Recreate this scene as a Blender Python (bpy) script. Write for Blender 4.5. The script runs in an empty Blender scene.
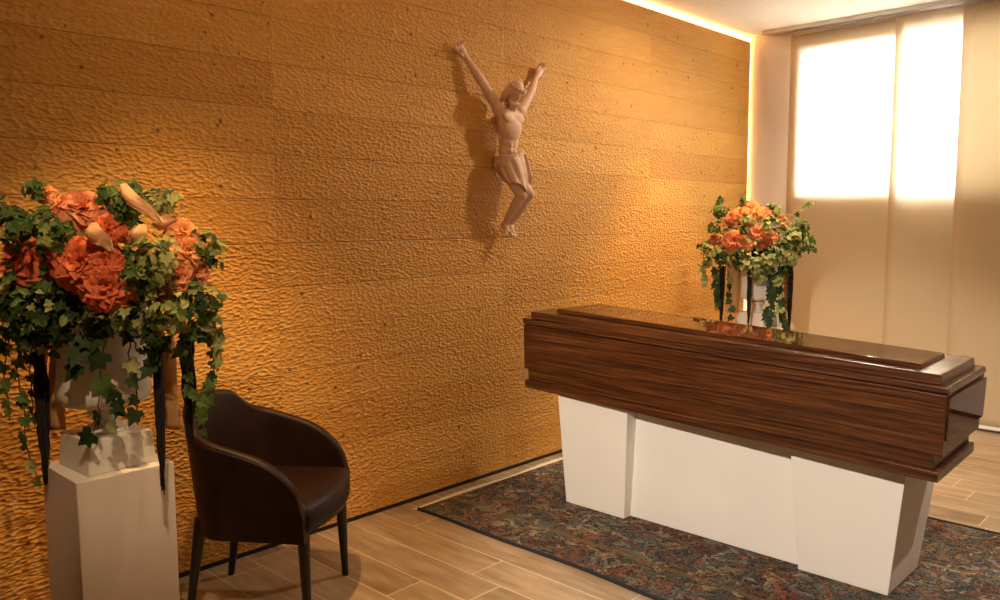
import bpy, bmesh, math, random
from mathutils import Vector, Matrix, Euler
PI = math.pi
scene = bpy.context.scene
COL = scene.collection
rnd = random.Random(7)

# ------------------------------------------------------------------ helpers
def newmat(name):
    m = bpy.data.materials.new(name); m.use_nodes = True
    nt = m.node_tree
    b = nt.nodes['Principled BSDF']
    return m, nt, b

def simple(name, col, rough=.5, metal=0., spec=.5, coat=0., sheen=0.):
    m, nt, b = newmat(name)
    b.inputs['Base Color'].default_value = (*col, 1)
    b.inputs['Roughness'].default_value = rough
    b.inputs['Metallic'].default_value = metal
    b.inputs['Specular IOR Level'].default_value = spec
    b.inputs['Coat Weight'].default_value = coat
    b.inputs['Sheen Weight'].default_value = sheen
    return m

class N:
    """tiny node helper"""
    def __init__(s, nt): s.nt = nt
    def add(s, t, **kw):
        n = s.nt.nodes.new(t)
        for k, v in kw.items(): setattr(n, k, v)
        return n
    def link(s, a, b): s.nt.links.new(a, b)
    def val(s, n, i, v):
        if isinstance(v, (int, float)): n.inputs[i].default_value = v
        else: s.link(v, n.inputs[i])
    def math(s, op, a, b=0., c=None, clamp=False):
        n = s.add('ShaderNodeMath', operation=op); n.use_clamp = clamp
        s.val(n, 0, a); s.val(n, 1, b)
        if c is not None: s.val(n, 2, c)
        return n.outputs[0]
    def pos(s):
        g = s.add('ShaderNodeNewGeometry'); x = s.add('ShaderNodeSeparateXYZ')
        s.link(g.outputs['Position'], x.inputs[0]); return x.outputs
    def comb(s, a, b, c):
        n = s.add('ShaderNodeCombineXYZ'); s.val(n, 0, a); s.val(n, 1, b); s.val(n, 2, c); return n.outputs[0]
    def noise(s, vec, scale, detail=3., rough=.5, dist=0.):
        n = s.add('ShaderNodeTexNoise'); s.link(vec, n.inputs['Vector'])
        n.inputs['Scale'].default_value = scale; n.inputs['Detail'].default_value = detail
        n.inputs['Roughness'].default_value = rough; n.inputs['Distortion'].default_value = dist
        return n.outputs
    def ramp(s, f, stops, interp='LINEAR'):
        n = s.add('ShaderNodeValToRGB'); s.link(f, n.inputs[0]); cr = n.color_ramp; cr.interpolation = interp
        while len(cr.elements) > 1: cr.elements.remove(cr.elements[-1])
        cr.elements[0].position = stops[0][0]; cr.elements[0].color = (*stops[0][1], 1)
        for p, c in stops[1:]:
            e = cr.elements.new(p); e.color = (*c, 1)
        return n.outputs[0]
    def mix(s, f, a, b, mode='MIX'):
        n = s.add('ShaderNodeMix', data_type='RGBA', blend_type=mode)
        s.val(n, 0, f)
        for i, v in ((6, a), (7, b)):
            if isinstance(v, tuple): n.inputs[i].default_value = (*v, 1)
            else: s.link(v, n.inputs[i])
        return n.outputs[2]
    def bump(s, h, dist, strength=1., normal=None):
        n = s.add('ShaderNodeBump'); s.link(h, n.inputs['Height'])
        n.inputs['Distance'].default_value = dist; n.inputs['Strength'].default_value = strength
        if normal is not None: s.link(normal, n.inputs['Normal'])
        return n.outputs[0]

def link(name, me, mats, parent=None, smooth=False, loc=None):
    if not isinstance(mats, (list, tuple)): mats = [mats]
    for m in mats: me.materials.append(m)
    if smooth:
        for p in me.polygons: p.use_smooth = True
    o = bpy.data.objects.new(name, me); COL.objects.link(o)
    if parent: o.parent = parent
    if loc: o.location = loc
    return o

def obj(name, bm, mats, parent=None, smooth=False, loc=None, sharp=None):
    bmesh.ops.recalc_face_normals(bm, faces=bm.faces)
    me = bpy.data.meshes.new(name); bm.to_mesh(me); bm.free()
    o = link(name, me, mats, parent, smooth, loc)
    if smooth and sharp: me.set_sharp_from_angle(angle=math.radians(sharp))
    return o

def tag(o, label, cat, group=None):
    o['label'] = label; o['category'] = cat
    if group: o['group'] = group
    return o
def thing(name, label, cat, loc=(0, 0, 0), rotz=0., group=None):
    o = bpy.data.objects.new(name, None); COL.objects.link(o)
    o.location = loc; o.rotation_euler = (0, 0, rotz); o.empty_display_size = .1
    return tag(o, label, cat, group)
def struct(name, bm, m, smooth=False):
    o = obj(name, bm, m, None, smooth); o['kind'] = 'structure'; return o

def hexa(bm, b, t):
    """solid from 4 bottom and 4 top corners (same winding)"""
    v = [bm.verts.new(p) for p in list(b) + list(t)]
    fs = [bm.faces.new((v[3], v[2], v[1], v[0])), bm.faces.new((v[4], v[5], v[6], v[7]))]
    for i in range(4):
        j = (i + 1) % 4; fs.append(bm.faces.new((v[i], v[j], v[4 + j], v[4 + i])))
    return v, fs
def bev(bm, w, seg=2, geom=None):
    bmesh.ops.recalc_face_normals(bm, faces=bm.faces)
    bmesh.ops.bevel(bm, geom=geom or bm.edges[:], offset=w, segments=seg, profile=.5, affect='EDGES', clamp_overlap=True)
def box(bm, x0, x1, y0, y1, z0, z1):
    return hexa(bm, [(x0, y0, z0), (x1, y0, z0), (x1, y1, z0), (x0, y1, z0)], [(x0, y0, z1), (x1, y0, z1), (x1, y1, z1), (x0, y1, z1)])
def bxm(*a, w=0., seg=2):
    bm = bmesh.new(); box(bm, *a)
    if w: bev(bm, w, seg)
    return bm
def lathe(bm, prof, n=40, cx=0., cy=0.):
    rings = []
    for r, z in prof:
        if r < 1e-5: rings.append([bm.verts.new((cx, cy, z))])
        else: rings.append([bm.verts.new((cx + r * math.cos(2 * PI * i / n), cy + r * math.sin(2 * PI * i / n), z)) for i in range(n)])
    for a, b in zip(rings, rings[1:]):
        for i in range(n):
            j = (i + 1) % n
            if len(a) == 1 and len(b) == 1: continue
            if len(a) == 1: bm.faces.new((a[0], b[j], b[i]))
            elif len(b) == 1: bm.faces.new((a[i], a[j], b[0]))
            else: bm.faces.new((a[i], a[j], b[j], b[i]))
def frame_of(t):
    t = Vector(t).normalized(); a = Vector((0, 0, 1)) if abs(t.z) < .9 else Vector((1, 0, 0))
    x = a.cross(t).normalized(); return x, t.cross(x)
def tube(bm, pts, rad, n=8, mat=0):
    pts = [Vector(p) for p in pts]
    if isinstance(rad, (int, float)): rad = [rad] * len(pts)
    rings = []; x = None
    for i, p in enumerate(pts):
        t = (pts[min(i + 1, len(pts) - 1)] - pts[max(i - 1, 0)])
        if t.length < 1e-9: t = Vector((0, 0, 1))
        t.normalize()
        if x is None: x, y = frame_of(t)
        else:
            x = (x - t * x.dot(t)); x = x.normalized() if x.length > 1e-6 else frame_of(t)[0]
            y = t.cross(x)
        rings.append([bm.verts.new(p + (x * math.cos(2 * PI * k / n) + y * math.sin(2 * PI * k / n)) * rad[i]) for k in range(n)])
    for a, b in zip(rings, rings[1:]):
        for k in range(n):
            f = bm.faces.new((a[k], a[(k + 1) % n], b[(k + 1) % n], b[k])); f.material_index = mat
    for r in (rings[0][::-1], rings[-1]):
        f = bm.faces.new(r); f.material_index = mat
def ellipsoid(bm, c, r, rot=None, seg=20, rings=14):
    M = Matrix.Translation(Vector(c)) @ (rot.to_4x4() if rot else Matrix.Identity(4)) @ Matrix.Diagonal((*r, 1))
    bmesh.ops.create_uvsphere(bm, u_segments=seg, v_segments=rings, radius=1, matrix=M)
def capsule(bm, a, b, ra, rb, seg=14):
    """closed tapered limb with round ends"""
    a = Vector(a); b = Vector(b); d = b - a; L = d.length; t = d / L
    pts = []; rr = []
    for k in range(6):
        q = PI / 2 * (1 - k / 5); pts.append(a - t * ra * math.sin(q)); rr.append(max(ra * math.cos(q), ra * .05))
    for k in range(6):
        q = PI / 2 * k / 5; pts.append(b + t * rb * math.sin(q)); rr.append(max(rb * math.cos(q), rb * .05))
    tube(bm, pts, rr, seg)

# ------------------------------------------------------------------ materials
def mat_carved_wall():
    m, nt, b = newmat('carved_wood_cladding'); n = N(nt)
    X, Y, Z = n.pos()
    row = n.math('FLOOR', n.math('DIVIDE', n.math('SUBTRACT', Z, .0075), .1935))
    colm = n.math('FLOOR', n.math('DIVIDE', n.math('SUBTRACT', Y, 1.922), 1.465))
    wn = n.add('ShaderNodeTexWhiteNoise', noise_dimensions='2D'); n.link(n.comb(row, colm, 0.), wn.inputs['Vector'])
    rv = wn.outputs['Value']
    # slow wobble so that the gouge rows wander
    p3 = n.comb(n.math('MULTIPLY', rv, 37.), Y, Z)
    wob = n.noise(p3, 2.2, 2.)[1]
    wv = n.add('ShaderNodeVectorMath', operation='MULTIPLY_ADD')
    n.link(wob, wv.inputs[0]); wv.inputs[1].default_value = (0, .09, .10); n.link(p3, wv.inputs[2])
    sc = n.add('ShaderNodeVectorMath', operation='MULTIPLY'); n.link(wv.outputs[0], sc.inputs[0]); sc.inputs[1].default_value = (1., 1., 1.75)
    vo = n.add('ShaderNodeTexVoronoi', feature='SMOOTH_F1'); n.link(sc.outputs[0], vo.inputs['Vector'])
    vo.inputs['Scale'].default_value = 45; vo.inputs['Smoothness'].default_value = .35; vo.inputs['Randomness'].default_value = .95
    gouge = n.math('MULTIPLY', vo.outputs['Distance'], vo.outputs['Distance'])
    sc2 = n.add('ShaderNodeVectorMath', operation='MULTIPLY'); n.link(wv.outputs[0], sc2.inputs[0]); sc2.inputs[1].default_value = (1., 1., 2.6)
    rip = n.noise(sc2.outputs[0], 26., 2., .5, .4)[0]
    big = n.noise(p3, 1.3, 2.)[0]
    amt = n.ramp(big, [(.35, (.7, .7, .7)), (.62, (1, 1, 1))])
    h = n.math('MULTIPLY', n.math('ADD', n.math('MULTIPLY', gouge, 1.5), n.math('MULTIPLY', rip, .9)), amt)
    # seams between boards
    def seam(c, off, per, w):
        f = n.math('FRACT', n.math('DIVIDE', n.math('SUBTRACT', c, off), per))
        d = n.math('MULTIPLY', n.math('MINIMUM', f, n.math('SUBTRACT', 1., f)), per)
        return n.math('SUBTRACT', 1., n.math('DIVIDE', d, w, clamp=True), clamp=True)
    s = n.math('MAXIMUM', seam(Z, .0075, .1935, .0030), n.math('MULTIPLY', seam(Y, 1.922, 1.465, .0026), .5))
    h = n.math('SUBTRACT', h, n.math('MULTIPLY', s, .5))
    # knots
    kv = n.add('ShaderNodeTexVoronoi', feature='F1', voronoi_dimensions='2D'); n.link(n.comb(n.math('MULTIPLY_ADD', rv, 7., Y), Z, 0.), kv.inputs['Vector']); kv.inputs['Scale'].default_value = 7.5
    kr = n.add('ShaderNodeSeparateColor'); n.link(kv.outputs['Color'], kr.inputs[0])
    rad = n.math('MULTIPLY', n.math('MULTIPLY', kr.outputs[0], kr.outputs[0]), .075)
    knot = n.math('SUBTRACT', 1., n.math('DIVIDE', n.math('SUBTRACT', kv.outputs['Distance'], n.math('MULTIPLY', rad, .35)), n.math('ADD', rad, .012), clamp=True), clamp=True)
    h = n.math('SUBTRACT', h, n.math('MULTIPLY', knot, .25))
    gs = n.add('ShaderNodeVectorMath', operation='MULTIPLY'); n.link(wv.outputs[0], gs.inputs[0]); gs.inputs[1].default_value = (1., 1.2, 26.)
    grain = n.noise(gs.outputs[0], 3., 4.)[0]
    base = n.ramp(n.math('ADD', n.math('MULTIPLY', grain, .6), n.math('MULTIPLY', rv, .35)), [(.2, (.51, .245, .046)), (.75, (.65, .35, .088))])
    base = n.mix(n.math('MULTIPLY', knot, .85), base, (.10, .035, .012))
    base = n.mix(n.math('MULTIPLY', s, .5), base, (.16, .06, .02))
    n.link(base, b.inputs['Base Color'])
    b.inputs['Roughness'].default_value = .46; b.inputs['Specular IOR Level'].default_value = .245
    n.link(n.bump(h, .0062, 1.), b.inputs['Normal'])
    return m

def mat_floor():
    m, nt, b = newmat('wood_look_floor_tile'); n = N(nt)
    X, Y, Z = n.pos()
    rr = n.math('DIVIDE', n.math('SUBTRACT', Y, 2.271), .1833)
    row = n.math('FLOOR', rr)
    ph = n.math('ADD', n.math('ADD', .85, n.math('MULTIPLY', row, .2275)), n.math('MULTIPLY', n.math('MULTIPLY', row, row), .3875))
    cc = n.math('DIVIDE', n.math('SUBTRACT', X, ph), 1.2)
    col = n.math('FLOOR', cc)
    def edge(f, per, w):
        f = n.math('FRACT', f)
        d = n.math('MULTIPLY', n.math('MINIMUM', f, n.math('SUBTRACT', 1., f)), per)
        return n.math('LESS_THAN', d, w)
    g = n.math('MAXIMUM', edge(rr, .1833, .0028), edge(cc, 1.2, .0028))
    wn = n.add('ShaderNodeTexWhiteNoise', noise_dimensions='2D'); n.link(n.comb(row, col, 0.), wn.inputs['Vector'])
    v = n.comb(n.math('MULTIPLY', X, 1.6), n.math('MULTIPLY', Y, 16.), n.math('MULTIPLY', wn.outputs[0], 30.))
    g1 = n.noise(v, 2.2, 5., .6, .4)[0]
    v2 = n.comb(n.math('MULTIPLY', X, 2.), n.math('MULTIPLY', Y, 5.), n.math('MULTIPLY', wn.outputs[0], 30.))
    g2 = n.noise(v2, 2., 3.)[0]
    f = n.math('ADD', n.math('MULTIPLY', g1, .55), n.math('ADD', n.math('MULTIPLY', g2, .45), n.math('MULTIPLY', n.math('SUBTRACT', wn.outputs[0], .5), .22)))
    base = n.ramp(f, [(.30, (.20, .142, .084)), (.5, (.345, .258, .165)), (.7, (.47, .37, .25))])
    base = n.mix(g, base, (.66, .55, .40))
    n.link(base, b.inputs['Base Color'])
    b.inputs['Roughness'].default_value = .38; b.inputs['Specular IOR Level'].default_value = .4
    n.link(n.bump(n.math('SUBTRACT', n.math('MULTIPLY', g1, .2), g), .0012, .6), b.inputs['Normal'])
    return m

def mat_walnut(name, rough, coat, rot=0.):
    m, nt, b = newmat(name); n = N(nt)
    X, Y, Z = n.pos()
    wob = n.noise(n.comb(n.math('MULTIPLY', X, .9), n.math('MULTIPLY', Y, 1.), n.math('MULTIPLY', Z, 2.)), 1.5, 2.)[0]
    zz = n.math('ADD', Z, n.math('MULTIPLY', wob, .03))
    v = n.comb(n.math('MULTIPLY', X, .35), n.math('MULTIPLY', Y, 9.), n.math('MULTIPLY', zz, 60.))
    a = n.noise(v, 2.4, 3., .55)[0]
    v2 = n.comb(n.math('MULTIPLY', X, 1.2), n.math('MULTIPLY', Y, 60.), n.math('MULTIPLY', zz, 190.))
    c = n.noise(v2, 2., 2., .6)[0]
    f = n.math('ADD', n.math('MULTIPLY', a, .72), n.math('MULTIPLY', c, .28))
    base = n.ramp(f, [(.33, (.014, .0045, .0025)), (.46, (.045, .0135, .005)), (.57, (.105, .033, .0095)), (.72, (.20, .074, .022))])
    n.link(base, b.inputs['Base Color'])
    b.inputs['Roughness'].default_value = rough; b.inputs['Coat Weight'].default_value = coat
    b.inputs['Coat Roughness'].default_value = .06
    return m

def mat_rug():
    m, nt, b = newmat('persian_rug_pile'); n = N(nt)
    X, Y, Z = n.pos()
    p = n.comb(X, Y, 0.)
    d = n.noise(p, 7., 3., .6)[1]
    pv = n.add('ShaderNodeVectorMath', operation='MULTIPLY_ADD'); n.link(d, pv.inputs[0]); pv.inputs[1].default_value = (.34, .34, 0); n.link(p, pv.inputs[2])
    v1 = n.add('ShaderNodeTexVoronoi', feature='F1'); n.link(pv.outputs[0], v1.inputs['Vector']); v1.inputs['Scale'].default_value = 30
    hs = n.add('ShaderNodeSeparateColor'); n.link(v1.outputs['Color'], hs.inputs[0])
    pal = n.ramp(hs.outputs[0], [(0., (.025, .030, .038)), (.16, (.12, .03, .02)), (.32, (.30, .07, .035)), (.42, (.07, .09, .085)), (.54, (.19, .21, .175)), (.66, (.24, .15, .05)), (.76, (.05, .03, .025)), (.86, (.42, .33, .19)), (.93, (.03, .055, .065))], 'CONSTANT')
    fld = n.noise(p, 3.6, 4., .65)[0]
    tint = n.ramp(fld, [(.36, (.20, .05, .03)), (.46, (.15, .11, .06)), (.55, (.12, .15, .14)), (.66, (.24, .11, .04))])
    swv = n.noise(pv.outputs[0], 17., 2., .5)[0]
    ln = n.math('LESS_THAN', n.math('ABSOLUTE', n.math('SUBTRACT', n.math('FRACT', n.math('MULTIPLY', swv, 5.)),   .5)), .17)
    base = n.mix(.40, pal, tint)
    base = n.mix(n.math('MULTIPLY', ln, .85), base, (.022, .018, .020))
    # borders follow the rug's own edge
    yb = n.math('SUBTRACT', Y, 2.62)
    bd = n.math('MULTIPLY', n.math('GREATER_THAN', yb, .21), n.math('LESS_THAN', yb, .245))
    base = n.mix(n.math('MULTIPLY', bd, .45), base, (.20, .13, .05))
    sp = n.noise(p, 130., 2.)[0]
    base = n.mix(n.math('MULTIPLY', n.math('GREATER_THAN', sp, .58), .35), base, (.30, .25, .17))
    n.link(base, b.inputs['Base Color'])
    b.inputs['Roughness'].default_value = .95; b.inputs['Specular IOR Level'].default_value = .1
    n.link(n.bump(n.noise(p, 260., 2.)[0], .004, .7), b.inputs['Normal'])
    return m

def mat_plaster(name, col, bumpd=.001, sc=45.):
    m, nt, b = newmat(name); n = N(nt)
    X, Y, Z = n.pos(); p = n.comb(X, Y, Z)
    f = n.noise(p, 3., 4.)[0]
    base = n.ramp(f, [(.3, tuple(c * .95 for c in col)), (.7, col)])
    n.link(base, b.inputs['Base Color']); b.inputs['Roughness'].default_value = .85
    b.inputs['Specular IOR Level'].default_value = .2
    n.link(n.bump(n.noise(p, sc, 4.)[0], bumpd, 1.), b.inputs['Normal'])
    return m

def mat_shade():
    m, nt, b = newmat('screen_fabric'); n = N(nt)
    nt.nodes.remove(b); out = nt.nodes['Material Output']
    X, Y, Z = n.pos()
    w = n.noise(n.comb(n.math('MULTIPLY', X, 260.), 0., n.math('MULTIPLY', Z, 260.)), 1., 1.)[0]
    c1 = n.ramp(w, [(.3, (.72, .58, .39)), (.7, (.80, .65, .45))])
    d = n.add('ShaderNodeBsdfDiffuse'); n.link(c1, d.inputs['Color'])
    t = n.add('ShaderNodeBsdfTranslucent'); t.inputs['Color'].default_value = (.80, .76, .68, 1)
    mx = n.add('ShaderNodeMixShader'); mx.inputs[0].default_value = .38
    n.link(d.outputs[0], mx.inputs[1]); n.link(t.outputs[0], mx.inputs[2])
    n.link(mx.outputs[0], out.inputs['Surface'])
    return m

def mat_glass():
    m, nt, b = newmat('window_glass'); n = N(nt)
    nt.nodes.remove(b); out = nt.nodes['Material Output']
    t = n.add('ShaderNodeBsdfTransparent'); t.inputs[0].default_value = (.95, .97, .96, 1)
    g = n.add('ShaderNodeBsdfGlossy'); g.inputs['Roughness'].default_value = .02
    mx = n.add('ShaderNodeMixShader'); mx.inputs[0].default_value = .06
    n.link(t.outputs[0], mx.inputs[1]); n.link(g.outputs[0], mx.inputs[2]); n.link(mx.outputs[0], out.inputs['Surface'])
    return m

def mat_emit(name, col, st):
    m, nt, b = newmat(name)
    b.inputs['Base Color'].default_value = (*col, 1)
    b.inputs['Emission Color'].default_value = (*col, 1); b.inputs['Emission Strength'].default_value = st
    return m

def mat_petal(name, c0, c1, trans=.35, lip=None):
    m, nt, b = newmat(name); n = N(nt)
    X, Y, Z = n.pos(); p = n.comb(X, Y, Z)
    oi = n.add('ShaderNodeObjectInfo')
    f = n.noise(p, 30., 3.)[0]
    f = n.math('ADD', n.math('MULTIPLY', f, .8), n.math('MULTIPLY', oi.outputs['Random'], .3))
    base = n.ramp(f, [(.3, c0), (.75, c1)])
    if lip:                                     # paler petal lips
        at = n.add('ShaderNodeAttribute', attribute_name='edge')
        base = n.mix(n.math('MULTIPLY', at.outputs['Fac'], .75), base, lip)
    n.link(base, b.inputs['Base Color']); b.inputs['Roughness'].default_value = .65; b.inputs['Specular IOR Level'].default_value = .25
    out = nt.nodes['Material Output']
    t = n.add('ShaderNodeBsdfTranslucent'); n.link(base, t.inputs[0])
    mx = n.add('ShaderNodeMixShader'); mx.inputs[0].default_value = trans
    n.link(b.outputs[0], mx.inputs[1]); n.link(t.outputs[0], mx.inputs[2]); n.link(mx.outputs[0], out.inputs['Surface'])
    return m

def mat_leather():
    m, nt, b = newmat('brown_leather'); n = N(nt)
    X, Y, Z = n.pos(); p = n.comb(X, Y, Z)
    f = n.noise(p, 12., 4.)[0]
    n.link(n.ramp(f, [(.3, (.011, .0036, .0018)), (.7, (.019, .0065, .003))]), b.inputs['Base Color'])
    b.inputs['Roughness'].default_value = .46; b.inputs['Specular IOR Level'].default_value = .24
    v = n.add('ShaderNodeTexVoronoi', feature='F1'); n.link(p, v.inputs['Vector']); v.inputs['Scale'].default_value = 420
    n.link(n.bump(v.outputs['Distance'], .0004, .5), b.inputs['Normal'])
    return m

def mat_statue():
    m, nt, b = newmat('carved_limewood'); n = N(nt)
    X, Y, Z = n.pos()
    g = n.noise(n.comb(n.math('MULTIPLY', X, 8.), n.math('MULTIPLY', Y, 8.), n.math('MULTIPLY', Z, 1.2)), 6., 4.)[0]
    n.link(n.ramp(g, [(.3, (.64, .42, .30)), (.7, (.76, .52, .39))]), b.inputs['Base Color'])
    b.inputs['Roughness'].default_value = .55
    return m

M_WALL = mat_carved_wall(); M_FLOOR = mat_floor()
M_BODY = mat_walnut('walnut_veneer', .34, .2); M_LID = mat_walnut('walnut_polished', .25, 1.); M_LID.node_tree.nodes['Principled BSDF'].inputs['Coat Roughness'].default_value = .025; M_LID.node_tree.nodes['Principled BSDF'].inputs['Coat IOR'].default_value = 1.5; M_LID.node_tree.nodes['Principled BSDF'].inputs['Specular IOR Level'].default_value = 0.
M_SATIN = mat_walnut('walnut_satin', .3, .8); M_SATIN.node_tree.nodes['Principled BSDF'].inputs['Coat Roughness'].default_value = .17
M_RUG = mat_rug(); M_FRINGE = simple('rug_fringe_cotton', (.80, .72, .58), .9); M_BIND = simple('rug_binding', (.012, .013, .022), .9)
M_CEIL = mat_plaster('ceiling_paint', (.86, .84, .82), .0004)
M_PLAST = mat_plaster('textured_plaster', (.80, .755, .775), .003, 22.)
M_WHITE = mat_plaster('white_lacquer', (.80, .755, .69), .0001)
M_PED = mat_plaster('white_matte_pedestal', (.72, .66, .58), .0002)
M_URN = mat_plaster('white_glazed_urn', (.70, .65, .57), .0002)
M_SHADE = mat_shade(); M_GLASS = mat_glass()
M_ALU = simple('brushed_aluminium', (.55, .52, .50), .38, .8)
M_FRAME = simple('window_frame_white', (.8, .79, .77), .5)
M_BLACK = simple('black_skirting', (.006, .006, .007), .6)
M_LED = mat_emit('led_diffuser', (1., .52, .16), 3.6)
M_PROF = simple('led_profile', (.5, .48, .45), .5, .6)
M_LEATH = mat_leather(); M_LEG = simple('dark_stained_wood', (.011, .008, .007), .4)
M_STAT = mat_statue()
M_BLOOM = [mat_petal('petal_orange_red', (.40, .045, .012), (.62, .115, .030), .3, (.80, .24, .10)), mat_petal('petal_coral', (.46, .08, .025), (.68, .20, .065), .3, (.86, .42, .22)), mat_petal('petal_apricot', (.64, .17, .035), (.80, .33, .09), .3, (.90, .54, .24))]
M_CREAM = mat_petal('petal_cream', (.56, .30, .13), (.70, .44, .23))
M_LEAF = [mat_petal('leaf_dark', (.014, .032, .010), (.035, .065, .015), .15), mat_petal('leaf_green', (.05, .10, .018), (.10, .16, .03), .25), mat_petal('leaf_variegated', (.20, .24, .06), (.46, .46, .18), .25)]
M_STEM = simple('stem_brown', (.06, .05, .02), .8)
M_TASSEL = simple('dark_amaranth', (.010, .006, .006), .9)
M_RIB = mat_petal('ribbon_copper', (.55, .30, .12), (.66, .38, .16), .25)

# ------------------------------------------------------------------ room
H = 2.935; YB = 6.335; XR = 4.7; YN = -3.2
struct('floor', bxm(-.12, XR, YN, YB + .24, -.08, 0), M_FLOOR)
struct('ceiling', bxm(-.12, XR, YN, YB + .24, H, H + .08), M_CEIL)
struct('wall_left', bxm(-.035, 0, YN, 6.305, .022, 2.885), M_WALL)          # carved boards in front of the LED recess
struct('trim_1', bxm(-.12, -.06, YN, YB, 0, H), M_PLAST)                   # masonry behind the boards
struct('baseboard_left', bxm(-.05, -.004, YN, 6.305, 0, .0215), M_BLACK)
struct('wall_right', bxm(XR, XR + .1, YN, YB + .24, 0, H), M_PLAST)
struct('wall_near', bxm(-.12, XR, YN - .1, YN, 0, H), M_PLAST)
# window wall with its opening
WX0, WX1, WZ0, WZ1 = .43, 2.05, 1.655, 2.75
bm = bmesh.new()
box(bm, -.06, WX0, YB, YB + .24, 0, H); box(bm, WX1, XR, YB, YB + .24, 0, H)
box(bm, WX0, WX1, YB, YB + .24, 0, WZ0); box(bm, WX0, WX1, YB, YB + .24, WZ1, H)
struct('wall_back', bm, M_PLAST)
struct('baseboard_back', bxm(.33, XR, YB - .008, YB, 0, .03), M_BLACK)
bm = bmesh.new()
for a in ((WX0, WX0 + .05, WZ0, WZ1), (WX1 - .05, WX1, WZ0, WZ1), (WX0 + .05, WX1 - .05, WZ0, WZ0 + .05), (WX0 + .05, WX1 - .05, WZ1 - .05, WZ1)):
    box(bm, a[0], a[1], YB + .15, YB + .20, a[2], a[3])
win = struct('window_1', bm, M_FRAME)
g = obj('pane', bxm(WX0 + .05, WX1 - .05, YB + .172, YB + .178, WZ0 + .05, WZ1 - .05), M_GLASS, win)

# ------------------------------------------------------------------ LED strips
t = thing('led_strip', 'glowing warm LED strip running along the top of the carved wall under the ceiling', 'light', (0, 3., 2.905))
obj('diffuser', bxm(-.042, -.012, -6.1, 3.335, -.008, .018, w=.004), M_LED, t)
obj('profile', bxm(-.05, -.036, -6.1, 3.335, -.016, .026, w=.002), M_PROF, t)
t = thing('led_strip', 'vertical glowing LED strip in the corner beside the window wall', 'light', (0, 6.335, 0))
obj('diffuser', bxm(-.030, -.006, -.026, -.004, .03, 2.90, w=.003), M_LED, t)
obj('profile', bxm(-.055, -.031, -.028, .0, .03, 2.90, w=.002), M_PROF, t)

# ------------------------------------------------------------------ blinds
t = thing('curtain_rail', 'slim multi-track metal curtain rail fixed to the ceiling above the window panels', 'curtain rail', (.14, 6.205, H))
for k in range(4):
    obj('track', bxm(0, 3.2, .0 + k * .03, .024 + k * .03, -.030 + .003 * k, 0, w=.003), M_ALU, t)
def panel(x0, x1, y, z0, label):
    t = thing('panel_blind', label, 'blind', ((x0 + x1) / 2, y, 0), group='panel blinds across the window')
    hw = (x1 - x0) / 2
    bm = bmesh.new(); nx, nz = 14, 40
    for s in (-1, 1):
        vs = [[bm.verts.new((-hw + 2 * hw * i / nx, s * .0008 + .004 * math.sin(3. * i / nx + x0 * 9) * (1 - j / nz), z0 + (2.900 - z0) * j / nz)) for j in range(nz + 1)] for i in range(nx + 1)]
        for i in range(nx):
            for j in range(nz): bm.faces.new((vs[i][j], vs[i + 1][j], vs[i + 1][j + 1], vs[i][j + 1]))
        if s == -1: v0 = vs
    for i in range(nx):
        for j in (0, nz): bm.faces.new((v0[i][j], v0[i + 1][j], vs[i + 1][j], vs[i][j]))
    for j in range(nz):
        for i in (0, nx): bm.faces.new((v0[i][j], v0[i][j + 1], vs[i][j + 1], vs[i][j]))
    for f in bm.faces: f.smooth = True
    bmesh.ops.delete(bm, geom=[f for f in bm.faces if False], context='FACES')
    obj('fabric', bm, M_SHADE, t)
    obj('bottom_bar', bxm(-hw, hw, -.005, .005, z0 - .012, z0 + .012, w=.003), M_FRAME, t)
    obj('header_bar', bxm(-hw, hw, -.006, .006, 2.884, 2.906, w=.003), M_ALU, t)
panel(.335, 1.175, 6.312, .03, 'beige panel blind nearest the carved wall, glowing in its upper half')
panel(1.118, 1.97, 6.286, .03, 'middle beige panel blind, its upper half blown white by the window')
panel(1.558, 2.36, 6.260, .03, 'tan panel blind cut by the right edge, duller than the other two')

# ------------------------------------------------------------------ rug
t = thing('rug', 'dark multicoloured Persian rug under the white coffin stand with pale fringed end', 'rug', (0, 0, 0))
RX0, RX1, RY0, RY1 = .115, 3.1, 2.605, 4.21
bm = bmesh.new(); nx, ny = 60, 30
def ry0(x): return RY0 + .012 * math.sin(x * 2.1 + .3) + .006 * math.sin(x * 7.)
gr = [[bm.verts.new((RX0 + (RX1 - RX0) * i / nx, ry0(RX0 + (RX1 - RX0) * i / nx) + (RY1 - ry0(RX0 + (RX1 - RX0) * i / nx)) * j / ny, .010)) for j in range(ny + 1)] for i in range(nx + 1)]
for i in range(nx):
    for j in range(ny): bm.faces.new((gr[i][j], gr[i + 1][j], gr[i + 1][j + 1], gr[i][j + 1]))
ret = bmesh.ops.extrude_face_region(bm, geom=bm.faces[:])
for v in [e for e in ret['geom'] if isinstance(e, bmesh.types.BMVert)]: v.co.z = .0005
obj('pile', bm, M_RUG, t)
for fn, s in ((ry0, -1), (lambda x: RY1, 1)):
    bm = bmesh.new()
    tube(bm, [(RX0 + (RX1 - RX0) * i / 60, fn(RX0 + (RX1 - RX0) * i / 60) + s * .004, .0085) for i in range(61)], .008, 8)
    obj('binding', bm, M_BIND, t, True)
bm = bmesh.new(); rf = random.Random(3)
y = RY0 - .005
while y < RY1 + .005:
    L = .028 + .012 * rf.random() + .012 * math.sin(y * 9)
    x1 = RX0 - L; dy = rf.uniform(-.008, .008)
    tube(bm, [(RX0 + .004, y, .008), (RX0 - L * .5, y + dy * .4, .006), (x1, y + dy, .003)], [.0034, .0036, .0026], 5)
    y += .0058
obj('fringe', bm, M_FRINGE, t)

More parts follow.
